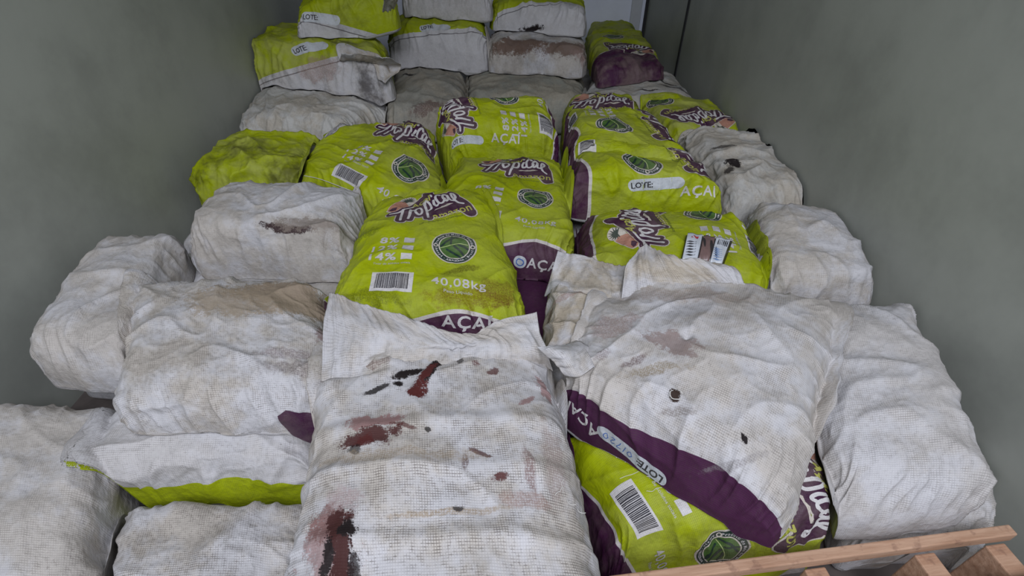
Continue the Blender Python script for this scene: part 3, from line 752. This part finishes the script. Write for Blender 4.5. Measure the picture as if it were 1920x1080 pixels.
sack('RC2', 'white woven sack against the right wall at the front', [(1590, 912, .41), (1890, 912, .41), (1718, 550, .41), (1500, 550, .41)], n=130, seed=64, tan=0.3, dirt=0.4)
sack('B', 'large green sack front and centre, percentages, barcode and seal in full view', [(602, 562, .43), (990, 580, .43), (912, 336, .47), (694, 366, .45)], T=.22, n=260, seed=65, kind='green', angle=0, seal=(852, 463), ps=.88, decals=('logo', 'seal', 'boxes', 'barcode', 'weight'), extra=(('acai', 876, 604, 0, 1.05),),
     dirt=0.25, tan=0.25, fold=0.7, xl=1.0, logo_turn=0.33, dec_h=0.005, y1=0.8, y0=-0.330, slump=.03,
     stains=((880, 560, .14, .04, 5, (.17, .10, .01), .55), (930, 545, .06, .06, 0, (.13, .06, .012), .5), (700, 555, .12, .03, -5, (.10, .11, .01), .5), (640, 450, .14, .03, 5, (.11, .14, .008), .6), (870, 505, .08, .02, 20, (.10, .09, .01), .6)))
sack('I', 'big white sack at right with a round hole and a purple side reading upside down',
     [(1056, 694, .45), (1500, 950, .46), (1600, 548, .45), (1142, 488, .45)], T=.22, n=280, seed=66, tan=0.50, dirt=0.45, weave=0.65, fold=.8, crease=.5, slump=.05,
     rims=(('y-', 0.335, 0.60, PURPLE, TRIM),), extra=(('pill_written', 1183, 850, 146, 1.0), ('acai', 1092, 782, 132, .95)), dec_h=0.005,
     dents=((-0.10, -0.14, 0.035, 0.04, -0.022), (-0.75, .45, .12, .25, -.03)),
     stains=((1267, 741, .0135, .0135, 0, (.045, .028, .022), 1.0), (1150, 610, .09, .05, 20, (.28, .21, .19), .6), (1265, 645, .08, .035, -30, (.24, .17, .15), .7), (1230, 695, .09, .02, 8, (.25, .20, .13), .6),  # first entry paints the dark inside of the hole; no opening is cut
             (1190, 675, .05, .012, 30, BR, .5), (1130, 665, .03, .015, 30, BR, .35), (1270, 770, .05, .012, 0, (.2, .17, .15), .5), (1395, 820, .012, .006, -50, BLK, 1.), (1290, 555, .2, .05, -15, (.30, .24, .20), .5), (1380, 870, .1, .01, 20, (.22, .2, .2), .4)))
sack('A', 'large white sack at the very front with dark red juice stains',
     [(486, 1400, .42), (1216, 1400, .42), (1026, 632, .42), (598, 644, .42)], T=.22, n=340, seed=67, tan=0.60, dirt=0.5, weave=0.95, fold=0.55, slump=.035, ends=.7, power=10, crease=.45,
     ribs=((-0.30, .04, .008), (0.28, .05, .008), (.02, .05, .006)), dents=((-.6, .86, .25, .10, -.02), (-.35, .72, .12, .08, .016), (-.80, .60, .10, .08, .02), (-.72, .82, .20, .035, .022), (-.45, .90, .05, .12, .02), (-.25, .80, .2, .03, -.014), (-.62, .68, .25, .03, -.018), (.05, .88, .4, .025, .014), (.5, .8, .3, .03, .010)),
     stains=((810, 690, .075, .013, 63, BLK, .95), (795, 700, .05, .012, 55, RED, .95), (783, 725, .024, .024, 0, RED, 1.0), (765, 702, .045, .012, 20, BLK, .95), (748, 720, .012, .008, 0, BLK, 1.),
             (705, 730, .035, .008, 25, BLK, .85), (700, 790, .065, .020, 0, PNK, .9), (695, 820, .065, .026, 5, BR, .95), (680, 828, .02, .016, 0, RED, .8), (755, 797, .03, .006, -20, RED, .7), (662, 842, .015, .015, 0, BLK, .7),
             (615, 1030, .06, .07, 0, PNK, .7), (625, 985, .045, .05, -50, (.20,.11,.10), .85), (642, 1025, .030, .085, 0, (.055, .018, .016), 1.0), (632, 975, .022, .022, 0, (.055, .018, .016), .9), (655, 990, .018, .02, 0, BLK, .9), (610, 1060, .014, .05, -5, BLK, .9), (668, 1060, .012, .03, 0, BLK, .8),
             (925, 697, .014, .012, 0, RED, .75), (893, 680, .012, .010, 0, RED, .6), (862, 675, .008, .014, 0, BLK, .7), (940, 897, .018, .009, 10, RED, .85), (903, 850, .028, .006, -25, BR, .8), (870, 865, .008, .02, 0, BR, .6),
             (1025, 735, .022, .05, 30, PNK, .8), (990, 750, .03, .008, 40, PNK, .8), (800, 806, .006, .006, 0, BLK, .8), (745, 650, .05, .02, 60, (.24, .16, .15), .7), (752, 668, .03, .010, 20, BR, .7),
             (690, 690, .06, .015, 5, (.2, .15, .13), .6), (850, 960, .15, .008, 5, OCH, .5), (995, 880, .012, .06, 5, (.2, .13, .12), .6), (860, 955, .014, .006, 0, BLK, .8), (740, 848, .2, .02, 0, OCH, .35), (985, 940, .06, .02, 0, (.3, .2, .17), .5),
             (640, 930, .04, .03, 0, (.36, .28, .27), .6), (1040, 870, .03, .1, 0, (.28, .22, .2), .5)))

# ------------------------------------------------------------------ open mouths, torn corners and flaps (parts of their sacks)
flapm = cloth('flap_cloth', WHITE, dirt=0.4, weave=0.55, rough=0.75, tan=0.55, seed=2.2)
flapm2 = cloth('flap_cloth_soiled', WHITE, dirt=0.6, weave=0.7, rough=0.75, tan=0.9, seed=9.1)
oA = SACKS['A']['o']; oI = SACKS['I']['o']; oJ = SACKS['J']['o']; oR = SACKS['R']['o']; oS = SACKS['S']['o']
sheet('mouth_flap', oA, [[(604, 716, .425), (690, 704, .44), (850, 686, .45), (960, 682, .45), (1036, 694, .43)],
                         [(604, 664, .44), (700, 656, .448), (852, 656, .448), (960, 650, .448), (1026, 660, .435)],
                         [(610, 600, .45), (700, 622, .465), (856, 645, .46), (940, 625, .465), (1012, 622, .45)],
                         [(616, 546, .46), (655, 560, .47), (745, 590, .475), (862, 632, .455), (925, 606, .465), (1006, 586, .47)]],
      flapm, 'crumpled open mouth of the front sack, dipping in the middle', snap=1, nu=150, nv=70, amp=0.012, seed=5, pleat=0.007)
sheet('corner_flap', oI, [[(1075, 640, .48), (1100, 650, .49), (1120, 690, .45)], [(1035, 650, .47), (1062, 668, .475), (1085, 706, .44)], [(1006, 650, .47), (1030, 672, .46), (1060, 702, .43)]],
      flapm, 'stiff white corner of the sack sticking out to the left', nu=50, nv=30, amp=0.006, seed=6)
sheet('mouth_flap', oI, [[(1165, 560, .47), (1230, 545, .48), (1340, 540, .48), (1400, 545, .48)], [(1172, 505, .50), (1216, 494, .51), (1290, 494, .51), (1385, 508, .49)], [(1182, 486, .51), (1212, 458, .52), (1262, 484, .51), (1352, 492, .49)]],
      flapm2, 'pleated grey flap standing up behind the sack', nu=90, nv=40, amp=0.010, seed=7, pleat=.008)
sheet('mouth_flap', oJ, [[(1022, 556, .42), (1090, 560, .435), (1160, 560, .43)], [(1036, 505, .43), (1095, 505, .44), (1168, 525, .44)], [(1046, 470, .46), (1100, 482, .45), (1172, 500, .44)]],
      flapm2, 'folded pale mouth of the tan sack', nu=70, nv=40, amp=0.008, seed=8, pleat=.006)
sheet('corner_flap', oR, [[(640, 100, .68), (690, 103, .68), (730, 108, .67)], [(640, 125, .58), (700, 130, .58), (752, 124, .60)], [(690, 140, .55), (708, 148, .55), (722, 156, .54)]],
      flapm2, 'torn pointed corner of sack cloth', snap=0, nu=60, nv=40, amp=0.01, seed=9)
sheet('tied_mouth', oS, [[(716, 20, .90), (728, 18, .90), (742, 16, .90)], [(720, 2, .95), (732, 0, .96), (745, 2, .95)], [(715, -15, 1.0), (735, -20, 1.0), (752, -12, 1.0)]],
      flapm, 'gathered and knotted mouth of the sack', snap=0, nu=40, nv=30, amp=0.012, seed=10, pleat=0.01)

# torn rim round the big white sack's hole, a dent painted dark inside
threadm = plain('loose_thread', (0.62, 0.60, 0.56), 0.7, 0.1)
c0 = at_px('I', 1267, 741, 0.001)
rimp = [c0 + np.array([0.0135 * math.cos(a) , 0.0135 * math.sin(a), 0.002 * math.sin(3 * a)]) for a in np.linspace(0, 2 * math.pi, 15)]
tube('hole_rim', rimp, 0.0011, threadm, oI, 'frayed ring of cloth round the hole')
rt = random.Random(3)
def threads(key, spots, par):
    for (px, py, L) in spots:
        p = at_px(key, px, py, 0.002); a = rt.uniform(0, 6.28); pts = [p]
        for k in range(3):
            a += rt.uniform(-.8, .8); p = p + np.array([math.cos(a) * L / 3, math.sin(a) * L / 3, rt.uniform(-.001, .003)]); pts.append(p)
        tube('loose_thread', pts, 0.0006, threadm, par)
threads('A', [(1055, 925, .03), (1062, 935, .025), (1070, 940, .03), (1040, 928, .02), (1080, 955, .02), (740, 990, .015)], oA)
threads('I', [(1190, 895, .05), (1205, 905, .04), (1220, 910, .05), (1240, 915, .04), (1150, 870, .03), (1165, 880, .03)], oI)
tube('seam_stitching', [at_px('D', x, y, .003) for x, y in ((572, 330), (600, 336), (640, 350), (672, 362))], 0.0015, threadm, SACKS['D']['o'], 'pale stitching thread along the near edge')

# ------------------------------------------------------------------ plastic pouch lying on the green sack
pm = plain('dark_pouch_film', (0.035, 0.030, 0.032), 0.25, 0.3, 30, 0.6)
lm = plain('pouch_label', (0.55, 0.58, 0.62), 0.35, 0.15, 40, 0.5)
bm_ = plain('frozen_pulp', (0.19, 0.12, 0.11), 0.3, 0.3, 40, 0.6)
def strip(name, quad, mat, parent, lift, n=16, puff=0.0):
    G = np.zeros((n, n, 3))
    for i in range(n):
        for j in range(n):
            a, b = i / (n - 1), j / (n - 1); q = [(1 - a) * (1 - b), a * (1 - b), a * b, (1 - a) * b]
            px = sum(w * c[0] for w, c in zip(q, quad)); py = sum(w * c[1] for w, c in zip(q, quad))
            p = PX(px, py, 0.437); G[i, j] = p
    # even out the point grid
    q4 = [G[0, 0].copy(), G[-1, 0].copy(), G[-1, -1].copy(), G[0, -1].copy()]
    for i in range(n):
        for j in range(n):
            a, b = i / (n - 1), j / (n - 1)
            p = q4[0] * (1 - a) * (1 - b) + q4[1] * a * (1 - b) + q4[2] * a * b + q4[3] * (1 - a) * b
            zz = sample(_H, np.array([p[0]]), np.array([p[1]]))[0]
            e = (1 - abs(2 * a - 1) ** 4) * (1 - abs(2 * b - 1) ** 4)
            G[i, j] = (p[0], p[1], zz + .001 + lift + puff * e ** .5 + .0015 * math.sin(9 * a + 5 * b))
    id_ = np.arange(n * n).reshape(n, n); f = np.stack([id_[:-1, :-1], id_[1:, :-1], id_[1:, 1:], id_[:-1, 1:]], -1).reshape(-1, 4)
    V = G.reshape(-1, 3)
    if puff:
        V2 = V.copy(); V2[:, 2] = np.minimum(V[:, 2], (G[..., 2].min() + lift * 0 + V[:, 2]) / 2 - .001)
    o = link_mesh(name, V, [f], None, [mat], parent=parent)
    md = o.modifiers.new('thickness', 'SOLIDIFY'); md.thickness = 0.0005 if parent is not None else 0.004; md.offset = -1
    return o
_H = height_map()
pq = lambda a, b, c, d: [a, b, c, d]
pouch = strip('pulp_pouch', pq((1276, 492), (1356, 500), (1372, 456), (1284, 449)), pm, None, 0.006, puff=0.012)
tag(pouch, 'small dark plastic pouch with two pale labels lying on the green sack at right', 'pouch')
def on(quad, mat, name, lab=None, lift=0.0195):
    o = strip(name, quad, mat, pouch, lift)
    if lab: o['label'] = lab
    return o
on(pq((1278, 489), (1306, 492), (1313, 453), (1286, 451)), lm, 'pouch_label', 'pale label with a small red mark')
on(pq((1330, 495), (1353, 497), (1366, 459), (1340, 456)), lm, 'pouch_label', 'pale label with a barcode')
on(pq((1308, 491), (1328, 494), (1337, 457), (1316, 454)), bm_, 'pulp_window', 'brown contents between the labels')
redm = plain('red_print', (0.45, 0.05, 0.06), 0.4, 0.1); bkm = plain('black_print', (0.03, 0.03, 0.035), 0.4, 0.1); blm = plain('blue_print', (0.16, 0.24, 0.40), 0.4, 0.1)
on(pq((1292, 462), (1304, 464), (1306, 459), (1294, 457)), redm, 'red_mark', 'small red mark', 0.0206)
for k in range(6): on(pq((1284, 484 - 3 * k), (1301, 486 - 3 * k), (1301.3, 485 - 3 * k), (1284.3, 483 - 3 * k)), bkm, 'text_line', None, 0.0206)
for k in range(6): on(pq((1342 + 3.4 * k, 469 + .3 * k), (1343.5 + 3.4 * k, 469 + .3 * k), (1345.5 + 3.4 * k, 461 + .3 * k), (1344 + 3.4 * k, 461 + .3 * k)), bkm, 'bar', None, 0.0206)
for k in range(6): on(pq((1335, 491 - 3 * k), (1351, 493 - 3 * k), (1351.3, 492 - 3 * k), (1335.3, 490 - 3 * k)), blm, 'text_line', None, 0.0206)
